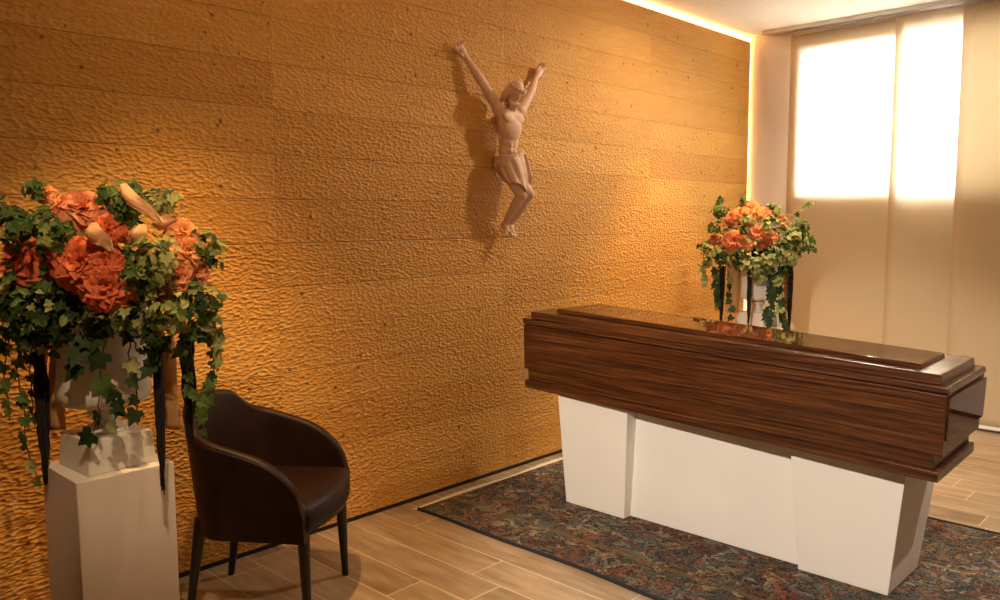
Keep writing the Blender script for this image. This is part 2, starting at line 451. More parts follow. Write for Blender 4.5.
# ------------------------------------------------------------------ coffin stand
RUGZ = .0105
t = thing('coffin_stand', 'white coffin stand with two tapered blocks and a recessed panel on the rug', 'coffin stand', (0, 0, RUGZ))
def leg(xb0, xb1, xt0, xt1, yb0, yb1, yt0, yt1, zt):
    bm = bmesh.new()
    hexa(bm, [(xb0, yb0, 0), (xb1, yb0, 0), (xb1, yb1, 0), (xb0, yb1, 0)], [(xt0, yt0, zt), (xt1, yt0, zt), (xt1, yt1, zt), (xt0, yt1, zt)])
    bev(bm, .003, 2); return bm
obj('tapered_block', leg(.605, .965, .572, .998, 3.195, 3.56, 3.165, 3.59, .558), M_WHITE, t)
obj('tapered_block', leg(1.825, 2.180, 1.795, 2.243, 3.212, 3.575, 3.165, 3.61, .542), M_WHITE, t)
obj('centre_panel', leg(.94, 1.85, .96, 1.83, 3.252, 3.50, 3.248, 3.50, .538), M_WHITE, t)

# ------------------------------------------------------------------ coffin
t = thing('coffin', 'dark walnut wooden coffin with glossy stepped lid resting on the white stand', 'coffin', (1.37, 3.28, .57))
O = Vector((1.37, 3.28, .57))
def level(bm, lo, hi, w=.003, seg=2):
    """lo, hi = (xl, xr, yl, yr, depth_l, depth_r, zl, zr): front-left/right corners, depth, heights"""
    def c(q):
        xl, xr, yl, yr, dl, dr, zl, zr = q
        return [Vector(p) - O for p in ((xl, yl, zl), (xr, yr, zr), (xr - .012, yr + dr, zr), (xl + .012, yl + dl, zl))]
    hexa(bm, c(lo), c(hi)); bev(bm, w, seg)
def lerp(a, b, f): return a + (b - a) * f
BL, BR, TL, TR = .581, .5585, .921, .872          # bottom and rim heights at the left and right ends
def zz(f): return lerp(BL, TL, f), lerp(BR, TR, f)
z0, z1, z2, z3 = zz(0), zz(.125), zz(.30), zz(1.)
bm = bmesh.new()
level(bm, (.350, 2.393, 3.162, 2.988, .48, .515, *z0), (.350, 2.393, 3.160, 2.985, .48, .518, *z1), .004)
obj('plinth_moulding', bm, M_BODY, t)
bm = bmesh.new()
level(bm, (.366, 2.375, 3.172, 3.000, .465, .495, *z1), (.366, 2.375, 3.168, 2.996, .465, .50, *z2), .002)
obj('lower_band', bm, M_BODY, t)
bm = bmesh.new()
level(bm, (.352, 2.404, 3.155, 2.982, .485, .525, *z2), (.366, 2.416, 3.135, 2.957, .50, .54, *z3), .003)
body = obj('body', bm, M_BODY, t)
bm = bmesh.new()
q0 = zz(.47); q1 = zz(.965)
def endp(f, dx): return lerp(2.404, 2.416, f) + dx
p = lambda f, y, dx: Vector((endp(f, dx), y, zz(.30 + .70 * f)[1])) - O
hexa(bm, [p(.24, 3.0, -.004), p(.24, 3.0, .005), p(.24, 3.49, .002), p(.24, 3.49, -.006)], [p(.95, 2.985, -.004), p(.95, 2.985, .005), p(.95, 3.48, .002), p(.95, 3.48, -.006)])
bev(bm, .003, 2)
obj('end_panel', bm, M_LID, t)
bm = bmesh.new()   # dark shadow joint under the lid
level(bm, (.372, 2.412, 3.142, 2.965, .485, .525, z3[0], z3[1]), (.372, 2.412, 3.142, 2.965, .485, .525, z3[0] + .0045, z3[1] + .0045), .0005, 1)
obj('lid_joint', bm, M_BLACK, t)
lid = bpy.data.objects.new('lid', None); COL.objects.link(lid); lid.parent = t
bm = bmesh.new()
level(bm, (.362, 2.426, 3.130, 2.945, .505, .535, z3[0] + .0045, z3[1] + .0045), (.364, 2.424, 3.128, 2.947, .50, .530, .953, .9025), .006, 3)
obj('lid_rim', bm, M_SATIN, lid)
bm = bmesh.new()
level(bm, (.408, 2.398, 3.143, 2.960, .46, .47, .953, .9025), (.408, 2.396, 3.146, 2.963, .455, .462, .990, .9385), .003, 2)
obj('lid_step', bm, M_SATIN, lid)
bm = bmesh.new()
level(bm, (.525, 2.318, 3.205, 3.020, .355, .33, .990, .9385), (.534, 2.312, 3.210, 3.025, .345, .32, 1.0085, .9575), .004, 2)
obj('lid_plate', bm, M_LID, lid)

# ------------------------------------------------------------------ armchair
def make_chair():
    ang = math.radians(37)
    t = thing('tub_armchair', 'dark brown leather tub armchair standing beside the left pedestal', 'armchair', (.415, 1.592, 0), ang)
    hw, back = .252, .265
    n = 61
    def path(s):            # s 0..1 from the right-front round the back to the left-front, returns point and outward normal
        pts = []
        fx = .245; bx = -.06
        ls = fx - bx; la = PI / 2 * (hw + .175) ; tot = 2 * ls + la
        d = s * tot
        if d < ls: return Vector((fx - d, -hw, 0)), Vector((0, -1, 0))
        if d > ls + la: return Vector((bx + (d - ls - la), hw, 0)), Vector((0, 1, 0))
        a = (d - ls) / la * PI
        c = Vector((bx - .175 * math.sin(a), -hw * math.cos(a), 0))
        nn = Vector((-math.sin(a) * hw, -math.cos(a) * .175, 0)).normalized()
        return c, nn
    def top(s):
        q = min(s, 1 - s)          # 0 front, .5 back centre
        arm = .600 + .115 * (q / .34) ** 1.1 if q < .34 else .715
        if q < .17: arm = .43 + (arm - .43) * math.sqrt(max(0., 1 - ((.17 - q) / .17) ** 2.6))
        if q > .315:
            u = min(1., (q - .315) / .075); u = u * u * (3 - 2 * u)
            bk = .755 + .050 * math.sin(PI / 2 * min(1, (q - .315) / .185))
            arm = arm + (bk - arm) * u
        return arm
    bm = bmesh.new(); loops = []
    zb = .325; T = .042
    for i in range(n):
        s = i / (n - 1); c, nn = path(s); zt = top(s); L = zt - zb
        sec = []
        flare = .040
        for k in range(9):
            v = k / 8; sec.append((c + nn * (T / 2 + flare * (v - .5) * (L / .35) * .8), zb + (L - T / 2) * v))
        for k in range(1, 6):
            a = PI * k / 6; ctr = c + nn * (flare * .5 * (L / .35) * .8)
            sec.append((ctr + nn * (T / 2 * math.cos(a)), zt - T / 2 + T / 2 * math.sin(a)))
        for k in range(9):
            v = 1 - k / 8; sec.append((c + nn * (-T / 2 + flare * (v - .5) * (L / .35) * .8), zb + (L - T / 2) * v))
        loops.append([bm.verts.new((p.x, p.y, z)) for p, z in sec])
    for a, b in zip(loops, loops[1:]):
        m_ = len(a)
        for k in range(m_): bm.faces.new((a[k], a[(k + 1) % m_], b[(k + 1) % m_], b[k]))
    bm.faces.new(loops[0]); bm.faces.new(loops[-1][::-1])
    obj('shell', bm, M_LEATH, t, True, sharp=50)
    # piping along the top of the shell
    bm = bmesh.new(); pts = []
    for i in range(n):
        s = i / (n - 1); c, nn = path(s); L = top(s) - zb
        p = c + nn * (T / 2 + .04 * .5 * (L / .35) * .8 - .003); pts.append((p.x, p.y, top(s) - T * .42))
    tube(bm, pts, .0035, 6); obj('piping', bm, M_LEATH, t, True)
    # seat: thick pad with a bowed front
    bm = bmesh.new()
    outline = []
    for k in range(25):
        a = -1 + 2 * k / 24
        outline.append((.252 + .050 * (1 - a * a), a * (hw - .004)))
    for k in range(25):
        a = 1 - 2 * k / 24
        outline.append((-.06 - .16 * math.sqrt(max(0, 1 - a * a)), a * (hw - .012)))
    zt, zbm = .462, .345
    rings = []
    for dz, ins in ((zbm, .03), (zbm + .012, .008), (zbm + .04, .0), (zt - .045, .0), (zt - .018, .008), (zt - .004, .028), (zt + .004, .07), (zt + .010, .14)):
        f = 1 - ins / .27
        rings.append([bm.verts.new((x * f, y * f, dz)) for x, y in outline])
    for a, b in zip(rings, rings[1:]):
        m_ = len(a)
        for k in range(m_): bm.faces.new((a[k], a[(k + 1) % m_], b[(k + 1) % m_], b[k]))
    bm.faces.new(rings[0][::-1]); bm.faces.new(rings[-1])
    bmesh.ops.remove_doubles(bm, verts=bm.verts, dist=.0005)
    obj('seat', bm, M_LEATH, t, True)
    for x, y, sx, sy in ((.222, -.215, .012, -.008), (.222, .215, .012, .008), (-.185, -.165, -.055, -.012), (-.185, .165, -.055, .012)):
        bm = bmesh.new(); pts = []; rr = []
        for k in range(6):
            f = k / 5; pts.append((x + sx * f, y + sy * f, .37 * (1 - f))); rr.append(.024 - .011 * f)
        tube(bm, pts, rr, 14); obj('leg', bm, M_LEG, t, True, sharp=40)
make_chair()

# ------------------------------------------------------------------ pedestals and urns
PX = .534
def pedestal(y, label):
    t = tag(obj('pedestal', bxm(-.146, .146, -.146, .146, 0, .70, w=.003), M_PED, None, loc=(PX, y, 0)), label, 'pedestal', 'white flower pedestals')
    return t
pedestal(.97, 'tall white square pedestal beside the brown leather armchair')
pedestal(5.44, 'white pedestal in the far corner behind the coffin')
def urn(y, rz, label):
    t = thing('urn', label, 'urn', (PX, y, .70), rz, 'white urns on pedestals')
    bm = bmesh.new()
    a, b = .106, .098
    hexa(bm, [(-a, -a, 0), (a, -a, 0), (a, a, 0), (-a, a, 0)], [(-b, -b, .105), (b, -b, .105), (b, b, .105), (-b, b, .105)]); bev(bm, .004, 2)
    obj('foot_block', bm, M_URN, t)
    bm = bmesh.new()
    lathe(bm, [(0, .104), (.062, .104), (.066, .112), (.060, .122), (.040, .130), (.034, .142), (.040, .155), (.052, .165), (.052, .176), (.040, .186), (.044, .196)])
    obj('stem', bm, M_URN, t, True, sharp=45)
    bm = bmesh.new()
    lathe(bm, [(0, .190), (.090, .192), (.122, .200), (.134, .214), (.137, .24), (.131, .30), (.126, .36), (.125, .41), (.134, .45), (.155, .475), (.176, .485), (.178, .495), (.160, .497), (.130, .47), (.118, .42), (0, .40)], 56)
    obj('bowl', bm, M_URN, t, True, sharp=45)
urn(.97, math.radians(4), 'white classical urn on the pedestal beside the armchair, ivy hanging over it')
urn(5.44, math.radians(-3), 'white classical urn on the far pedestal behind the coffin')

# ------------------------------------------------------------------ flower arrangements
IVY = [(0, 0), (.30, -.16), (.52, .06), (.34, .24), (.46, .52), (.20, .55), (0, 1.), (-.20, .55), (-.46, .52), (-.34, .24), (-.52, .06), (-.30, -.16)]
OVAL = [(0, 0), (.16, .12), (.25, .32), (.26, .52), (.18, .78), (0, 1.), (-.18, .78), (-.26, .52), (-.25, .32), (-.16, .12)]
def leaf(bm, p, nrm, up, size, mat, shape=IVY, r=rnd, fold=.18):
    nrm = Vector(nrm).normalized(); up = Vector(up); up = up - nrm * up.dot(nrm)
    if up.length < 1e-4: up = frame_of(nrm)[0]
    up.normalize(); sd = up.cross(nrm)
    c = bm.verts.new(Vector(p) + up * size * .42 + nrm * size * -.03)
    vs = []
    curl = r.uniform(-.25, .05)
    for x, y in shape:
        vs.append(bm.verts.new(Vector(p) + sd * (x * size) + up * (y * size) + nrm * size * (fold * abs(x) * 1.1 + curl * y * y)))
    for i in range(len(vs)):
        f = bm.faces.new((c, vs[i], vs[(i + 1) % len(vs)])); f.material_index = mat

def bloom_mesh(seed):
    r = random.Random(seed); bm = bmesh.new()
    lay = bm.verts.layers.float.new('edge')
    for ring in range(7):
        cnt = (3, 4, 5, 6, 7, 7, 6)[ring]; f = ring / 6
        for k in range(cnt):
            az = 2 * PI * (k + .5 * (ring % 2)) / cnt + r.uniform(-.3, .3)
            L = .40 + .56 * f + r.uniform(-.08, .08); Wd = (.26 + .30 * f) * r.uniform(.85, 1.2)
            open_ = .12 + 1.30 * f + r.uniform(-.18, .18)     # lean from the axis
            ru = r.uniform(0, 6); nu, nv = 6, 6; g = []
            ca, sa = math.cos(az), math.sin(az)
            for j in range(nv + 1):
                v = j / nv; row = []
                lean = open_ * (.25 + .75 * v ** .8)
                if v > .75: lean += (v - .75) * 2.2 * (.4 + f)      # rolled lip
                rad = .02 + L * v * math.sin(min(lean, 2.0)) ; zq = L * v * math.cos(min(lean, 2.0)) * (1 - .2 * f) - .14 * f
                w = Wd * math.sin(PI * min(.93, .10 + .62 * v)) ** .8
                for i in range(nu + 1):
                    u = -1 + 2 * i / nu
                    rf_ = (.055 * math.sin(ru + 6.5 * u) + .03 * math.sin(ru * 2 + 13 * u)) * v * v + .02 * r.uniform(-1, 1) * v
                    cupz = .20 * u * u * v * (1.1 - .5 * f)
                    rr = rad - .16 * u * u * w * (1 - .3 * f) + rf_ * .8
                    t_ = u * w
                    vt = bm.verts.new((rr * ca - t_ * sa, rr * sa + t_ * ca, zq + cupz * .8 + rf_))
                    vt[lay] = max(0., v - .55) / .45 * .8 + .2 * abs(u) * v
                    row.append(vt)
                g.append(row)
            for j in range(nv):
                for i in range(nu): bm.faces.new((g[j][i], g[j][i + 1], g[j + 1][i + 1], g[j + 1][i]))
    me = bpy.data.meshes.new('bloom'); bm.to_mesh(me); bm.free()
    for p in me.polygons: p.use_smooth = True
    return me
BLOOMS = []
for mi in range(3):
    for sd in range(2):
        me = bloom_mesh(11 + mi * 5 + sd); me.materials.append(M_BLOOM[mi]); BLOOMS.append(me)

RV = Vector((.725, .688, 0)); FV = Vector((.685, -.722, 0)); UP = Vector((0, 0, 1))   # local directions shared by both arrangements
def orient(nrm, spin):
    z = Vector(nrm).normalized(); x, y = frame_of(z)
    return (Matrix((x, y, z)).transposed() @ Matrix.Rotation(spin, 3, 'Z')).to_euler()

def arrangement(y, label, blooms, creams, tassels, trails, ribbons, tufts, seed, R, nleaf, lights):
    """positions are (across, toward the room's front, height above the pedestal top), metres"""
    r = random.Random(seed)
    base = Vector((PX, y, .70))
    t = thing('flower_arrangement', label, 'flower arrangement', (PX, y, 1.185), group='flower arrangements in urns')
    o = Vector((0, 0, -.485))
    P = lambda a, w, h: RV * a + FV * w + UP * h + o
    ctr = P(*R['c'])
    for a, w, h, rad, mi in blooms:
        p = P(a, w, h); nrm = (p - ctr).normalized() + FV * .55 + UP * .12
        b = bpy.data.objects.new('bloom', BLOOMS[mi * 2 + r.randrange(2)]); COL.objects.link(b); b.parent = t
        b.location = p - nrm.normalized() * rad * .35; b.rotation_euler = orient(nrm, r.uniform(0, 6)); b.scale = (rad * 1.12,) * 3
    for a, w, h, L, ang, wd in creams:
        bm = bmesh.new(); g = []; L *= .9; wd *= .8
        d = RV * math.cos(ang) + UP * math.sin(ang); sd = (FV.cross(d)).normalized()
        for j in range(9):
            v = j / 8; row = []
            for i in range(7):
                u = -1 + 2 * i / 6
                ww = wd * (math.sin(PI * min(1, .10 + .86 * v)) ** .62) * (1.25 - .35 * v)
                row.append(bm.verts.new(P(a, w, h) + d * (L * (v - .5)) + sd * u * ww + FV * (.035 * math.sin(PI * v) + .02 * math.sin(2 * PI * v) - .85 * ww * u * u + .010 * math.sin(4 * u + 5 * v)) - sd * (ww * .22 * u * abs(u))))
            g.append(row)
        for j in range(8):
            for i in range(6): bm.faces.new((g[j][i], g[j][i + 1], g[j + 1][i + 1], g[j + 1][i]))
        obj('cream_petal', bm, M_CREAM, t, True)
    # foliage dome
    bm = bmesh.new()
    for k in range(nleaf):
        th = r.uniform(0, 2 * PI); cz = r.uniform(-.5, 1.)
        sn = math.sqrt(1 - cz * cz); d = RV * (sn * math.cos(th)) + FV * (sn * math.sin(th)) + UP * cz
        q = r.uniform(.62, .98)
        p = ctr + (RV * (sn * math.cos(th) * R['a']) + FV * (sn * math.sin(th) * R['w']) + UP * (cz * (R['h'] if cz > 0 else R['d']))) * q
        nrm = d + UP * .5 + Vector((r.uniform(-.6, .6), r.uniform(-.6, .6), r.uniform(-.4, .4)))
        x = r.random(); mi = 2 if x < lights else (1 if x < lights + .36 else 0)
        leaf(bm, p, nrm, d * .4 + Vector((r.uniform(-1, 1), r.uniform(-1, 1), r.uniform(-1, .4))), r.uniform(.024, .042), mi, IVY if r.random() < .6 else OVAL, r)
    for a, w, h, rad, cnt, mi in tufts:
        for k in range(int(cnt * 1.4)):
            d = Vector((r.gauss(0, 1), r.gauss(0, 1), r.gauss(0, 1))).normalized()
            p = P(a, w, h) + d * rad * r.uniform(.35, 1.)
            m2 = mi if r.random() < .6 else r.choice((0, 1, 2))
            leaf(bm, p, d + FV * .5 + UP * .3, Vector((r.uniform(-1, 1), r.uniform(-1, 1), r.uniform(-1, .3))), r.uniform(.020, .038), m2, IVY if r.random() < .65 else OVAL, r)
    obj('foliage', bm, M_LEAF, t)
    # green moss core that carries the stems
    bm = bmesh.new()
    ellipsoid(bm, ctr - UP * .02, (1, 1, 1), None, 24, 16)
    for v in bm.verts:
        q = v.co - (ctr - UP * .02)
        v.co = ctr - UP * .02 + q * (R['h'] * .62 if q.z > 0 else R['d'] * .55) * (1 + .1 * math.sin(9 * q.x + 7 * q.y) + .08 * math.sin(13 * q.z))
    obj('moss_core', bm, M_LEAF[0], t, True)
    for pts, n_leaf, s0, s1, mi in trails:
        bm = bmesh.new(); P3 = [P(*q) for q in pts]
        # smooth the vine
        fine = []
        for i in range(len(P3) - 1):
            for k in range(5): fine.append(P3[i].lerp(P3[i + 1], k / 5) + Vector((r.uniform(-1, 1), r.uniform(-1, 1), 0)) * .004)
        fine.append(P3[-1])
        tube(bm, fine, .0022, 5, 3)
        for k in range(n_leaf):
            f = (k + r.uniform(.1, .9)) / n_leaf * (len(fine) - 1); i = min(int(f), len(fine) - 2)
            p = fine[i].lerp(fine[i + 1], f - i)
            sz = s0 + (s1 - s0) * k / max(1, n_leaf - 1); sz *= r.uniform(.8, 1.2)
            sdir = RV * (r.choice((-1, 1)) * r.uniform(.2, .9)) - UP * r.uniform(.5, 1.) + FV * r.uniform(-.1, .35)
            leaf(bm, p + FV * .004, FV + Vector((r.uniform(-.5, .5), r.uniform(-.5, .5), r.uniform(-.1, .5))), sdir, sz, mi if r.random() < .7 else r.choice((0, 1, 2)), IVY, r)
        obj('ivy_trail', bm, M_LEAF + [M_STEM], t)
    for a, w, h0, h1, rad in tassels:
        bm = bmesh.new()
        for k in range(16):
            th = 2 * PI * k / 16 * 2.4; q = rad * math.sqrt((k + .5) / 16) * .75
            off = RV * (q * math.cos(th)) + FV * (q * math.sin(th))
            e = h1 + r.uniform(-.01, .05)
            pts = []; rr = []
            for j in range(12):
                v = j / 11
                pts.append(P(a, w, h0 + (e - h0) * v) + off * (.55 + .6 * math.sin(PI * min(1, v + .1)) ** .6) + Vector((r.uniform(-1, 1), r.uniform(-1, 1), 0)) * rad * .16)
                rr.append(rad * .30 * (1 - .55 * v) * r.uniform(.75, 1.25))
            tube(bm, pts, rr, 6)
        obj('hanging_tassel', bm, M_TASSEL, t, True)
    for a, w, h0, h1, wd, sk in ribbons:
        bm = bmesh.new(); g = []
        for j in range(15):
            v = j / 14; row = []
            for i in range(5):
                u = -1 + i / 2
                row.append(bm.verts.new(P(a + sk * v + u * wd / 2, w + .02 * math.sin(2.4 * v) + .006 * math.cos(2 * u), h0 + (h1 - h0) * v)))
            g.append(row)
        for j in range(14):
            for i in range(4): bm.faces.new((g[j][i], g[j][i + 1], g[j + 1][i + 1], g[j + 1][i]))
        o2 = obj('ribbon', bm, M_RIB, t, True)
        md = o2.modifiers.new('thick', 'SOLIDIFY'); md.thickness = .0012
    return t

# --- arrangement beside the chair: image scale about 325 px per metre, urn axis at px 105
def L(px, py, w=.12):
    k = 1 - w / 2.53; h = (462.5 - (300 + (py - 300) * k)) / 313. + .0975 * w
    return ((500 + (px - 500) * k - (108.2 - 16.4 * h)) / 321., w, h)
def LB(px, py, rad, mi, w): a, w, h = L(px, py, w); return (a, w, h, rad / 325. * .98, mi)
bl = [LB(16, 262, 27, 0, .20), LB(14, 290, 17, 0, .18), LB(78, 262, 27, 0, .27), LB(106, 287, 24, 0, .28), LB(80, 208, 24, 1, .16), LB(108, 228, 15, 0, .24), LB(62, 205, 14, 1, .13), LB(102, 262, 18, 0, .26),
      LB(190, 252, 19, 2, .14), LB(196, 274, 16, 1, .12), LB(184, 232, 15, 2, .12), LB(178, 279, 17, 1, .18), LB(126, 198, 13, 2, .10), LB(40, 255, 14, 0, .12), LB(122, 230, 12, 1, .2), LB(160, 300, 11, 0, .17), LB(44, 195, 10, 2, .12)]
cr = [(*L(140, 208, .2), .17, -.75, .03), (*L(141, 242, .23), .095, -1.4, .036), (*L(100, 240, .26), .10, -.9, .036), (*L(64, 243, .22), .085, 1.0, .034), (*L(165, 225, .13), .08, .5, .028)]
def T(px, w, y0, y1, rad): a, _, h0 = L(px, y0, w); return (a, w, h0, L(px, y1, w)[2], rad)
ta = [T(38, .06, 350, 482, .020), T(155, .12, 318, 492, .016), T(186, -.02, 330, 442, .024)]
tr = [([L(105, 320, .2), L(103, 352, .2), L(99, 385, .19), L(98, 410, .18), L(92, 440, .17)], 5, .072, .055, 0),
      ([L(84, 325, .2), L(82, 350, .2), L(78, 374, .19)], 3, .06, .065, 0),
      ([L(132, 325, .18), L(128, 360, .17), L(136, 395, .16), L(138, 425, .16)], 5, .05, .045, 0),
      ([L(110, 385, .18), L(118, 400, .18), L(112, 428, .18)], 4, .055, .045, 0),
      ([L(203, 312, .06), L(212, 345, .05), L(216, 375, .04), L(208, 395, .04), L(202, 412, .04)], 12, .045, .035, 1),
      ([L(186, 320, .08), L(184, 350, .08), L(190, 385, .07), L(204, 405, .07), L(206, 440, .07)], 11, .045, .032, 1),
      ([L(212, 318, .08), L(219, 338, .08), L(221, 360, .08)], 6, .04, .035, 2),
      ([L(20, 330, .10), L(15, 370, .10), L(22, 410, .10), L(26, 450, .10), L(36, 485, .10)], 12, .045, .03, 1),
      ([L(6, 330, .10), L(3, 375, .10), L(8, 420, .10)], 7, .045, .03, 1),
      ([L(28, 340, .02), L(30, 390, .02), L(34, 425, .02)], 5, .04, .03, 0),
      ([L(150, 318, .16), L(160, 345, .16), L(150, 372, .16)], 6, .06, .05, 0)]
rb = [(*L(60, 335, .02)[:3], L(60, 428, .02)[2], .055, -.02), (*L(165, 335, .02)[:3], L(166, 428, .02)[2], .06, .02), (*L(42, 335, 0)[:3], L(40, 420, 0)[2], .04, -.01)]
rb = [(a, w, h0, h1, wd, sk) for a, w, h0, h1, wd, sk in rb]
tf = [(*L(20, 300, .22), .08, 60, 1), (*L(36, 335, .14), .07, 40, 1), (*L(205, 325, .1), .05, 26, 2), (*L(36, 192, .18), .032, 22, 1), (*L(50, 230, .27), .070, 70, 1), (*L(18, 225, .22), .07, 60, 1), (*L(4, 215, .16), .05, 24, 0), (*L(122, 212, .2), .05, 44, 1), (*L(152, 204, .12), .045, 34, 2), (*L(108, 198, .12), .045, 30, 1), (*L(132, 194, .08), .03, 14, 0),
      (*L(155, 262, .24), .075, 64, 2), (*L(140, 280, .24), .06, 46, 1), (*L(168, 312, .2), .08, 76, 2), (*L(200, 300, .14), .065, 54, 1), (*L(205, 245, .1), .05, 30, 2), (*L(212, 260, .08), .03, 12, 1), (*L(40, 305, .2), .085, 80, 0), (*L(18, 322, .16), .08, 70, 1),
      (*L(62, 318, .2), .07, 56, 0), (*L(128, 318, .22), .06, 40, 2), (*L(5, 300, .14), .07, 40, 0), (*L(92, 322, .2), .05, 26, 0), (*L(150, 335, .18), .05, 26, 0), (*L(195, 330, .12), .05, 30, 1), (*L(72, 285, .2), .05, 30, 0), (*L(170, 205, .1), .035, 16, 2), (*L(40, 330, .16), .06, 40, 0)]
arrangement(.97, 'large arrangement of orange flowers and ivy in the urn beside the armchair', bl, cr, ta, tr, rb, tf, 5,
            dict(c=(-.0, .02, .56), a=.33, w=.27, h=.27, d=.20), 620, .26)

# --- arrangement in the corner: about 141 px per metre, urn axis at px 757
def F_(px, py, w=.1):
    k = 1 - w / 5.77; h = (326.2 - (300 + (py - 300) * k)) / 140. + .0975 * w
    return ((500 + (px - 500) * k - (756.5 + 3.8 * h)) / 141., w, h)
def FB(px, py, rad, mi, w): a, w, h = F_(px, py, w); return (a, w, h, rad / 141., mi)
bl = [FB(734, 241, 11.5, 1, .22), FB(731, 217, 7.5, 1, .16), FB(757, 233, 9, 1, .25), FB(772, 237, 7.5, 1, .23), FB(752, 206, 8.5, 2, .14), FB(740, 213, 8, 2, .17), FB(767, 212, 8, 2, .14), FB(783, 219, 7, 2, .12), FB(714, 240, 7, 1, .1), FB(746, 246, 7, 1, .24), FB(757, 212, 7, 2, .18), FB(762, 243, 7, 0, .24), FB(748, 222, 6, 2, .2)]
def TF(px, w, y0, y1, rad): a, _, h0 = F_(px, y0, w); return (a, w, h0, F_(px, y1, w)[2], rad)
ta = [TF(722, .06, 266, 322, .020), TF(750, .17, 262, 324, .017), TF(781, .02, 268, 322, .014), TF(791, .0, 266, 332, .017)]
tr = [([F_(770, 268, .2), F_(772, 285, .2), F_(770, 305, .2), F_(767, 326, .2)], 16, .06, .06, 0),
      ([F_(778, 268, .15), F_(780, 290, .15), F_(782, 312, .15), F_(786, 330, .15)], 14, .06, .06, 0),
      ([F_(716, 266, .1), F_(716, 290, .1), F_(718, 306, .1)], 10, .06, .04, 0),
      ([F_(704, 262, .08), F_(702, 275, .08), F_(706, 285, .08)], 6, .06, .05, 2),
      ([F_(728, 270, .1), F_(729, 295, .1), F_(732, 318, .1)], 6, .05, .05, 0),
      ([F_(795, 215, .1), F_(806, 205, .1), F_(814, 203, .1)], 6, .04, .03, 2),
      ([F_(716, 215, .05), F_(718, 203, .05), F_(722, 198, .05)], 7, .05, .04, 1),
      ([F_(800, 232, .1), F_(810, 238, .1), F_(814, 250, .1)], 7, .05, .04, 1)]
rb = [(*F_(734, 262, .06), F_(732, 312, .06)[2], .09, -.01), (*F_(722, 266, .0), F_(720, 310, 0)[2], .06, -.02), (*F_(786, 268, -.04), F_(788, 312, 0)[2], .06, .02)]
tf = [(*F_(752, 265, .26), .09, 60, 2), (*F_(768, 226, .28), .035, 14, 2), (*F_(744, 230, .28), .035, 14, 1), (*F_(735, 258, .24), .06, 30, 0), (*F_(706, 262, .1), .05, 26, 2), (*F_(722, 212, .1), .07, 40, 1), (*F_(716, 228, .1), .06, 34, 1), (*F_(748, 220, .2), .06, 40, 2), (*F_(775, 210, .12), .06, 40, 2), (*F_(770, 222, .2), .06, 40, 2), (*F_(792, 240, .16), .10, 110, 2), (*F_(800, 228, .1), .07, 50, 1), (*F_(790, 256, .16), .08, 70, 2),
      (*F_(768, 260, .22), .08, 70, 2), (*F_(712, 252, .12), .08, 60, 2), (*F_(722, 258, .14), .07, 50, 0), (*F_(744, 252, .22), .05, 24, 1), (*F_(778, 252, .2), .06, 46, 0), (*F_(706, 245, .08), .05, 24, 1), (*F_(745, 203, .1), .05, 24, 1), (*F_(806, 246, .08), .06, 36, 1), (*F_(786, 268, .12), .06, 40, 0), (*F_(762, 272, .2), .08, 70, 2), (*F_(740, 262, .2), .06, 30, 1), (*F_(776, 280, .18), .06, 40, 2)]
arrangement(5.44, 'orange flowers and ivy arranged in the far corner urn behind the coffin', bl, [], ta, tr, rb, tf, 9,
            dict(c=(-.0, .02, .60), a=.35, w=.27, h=.24, d=.16), 520, .46)

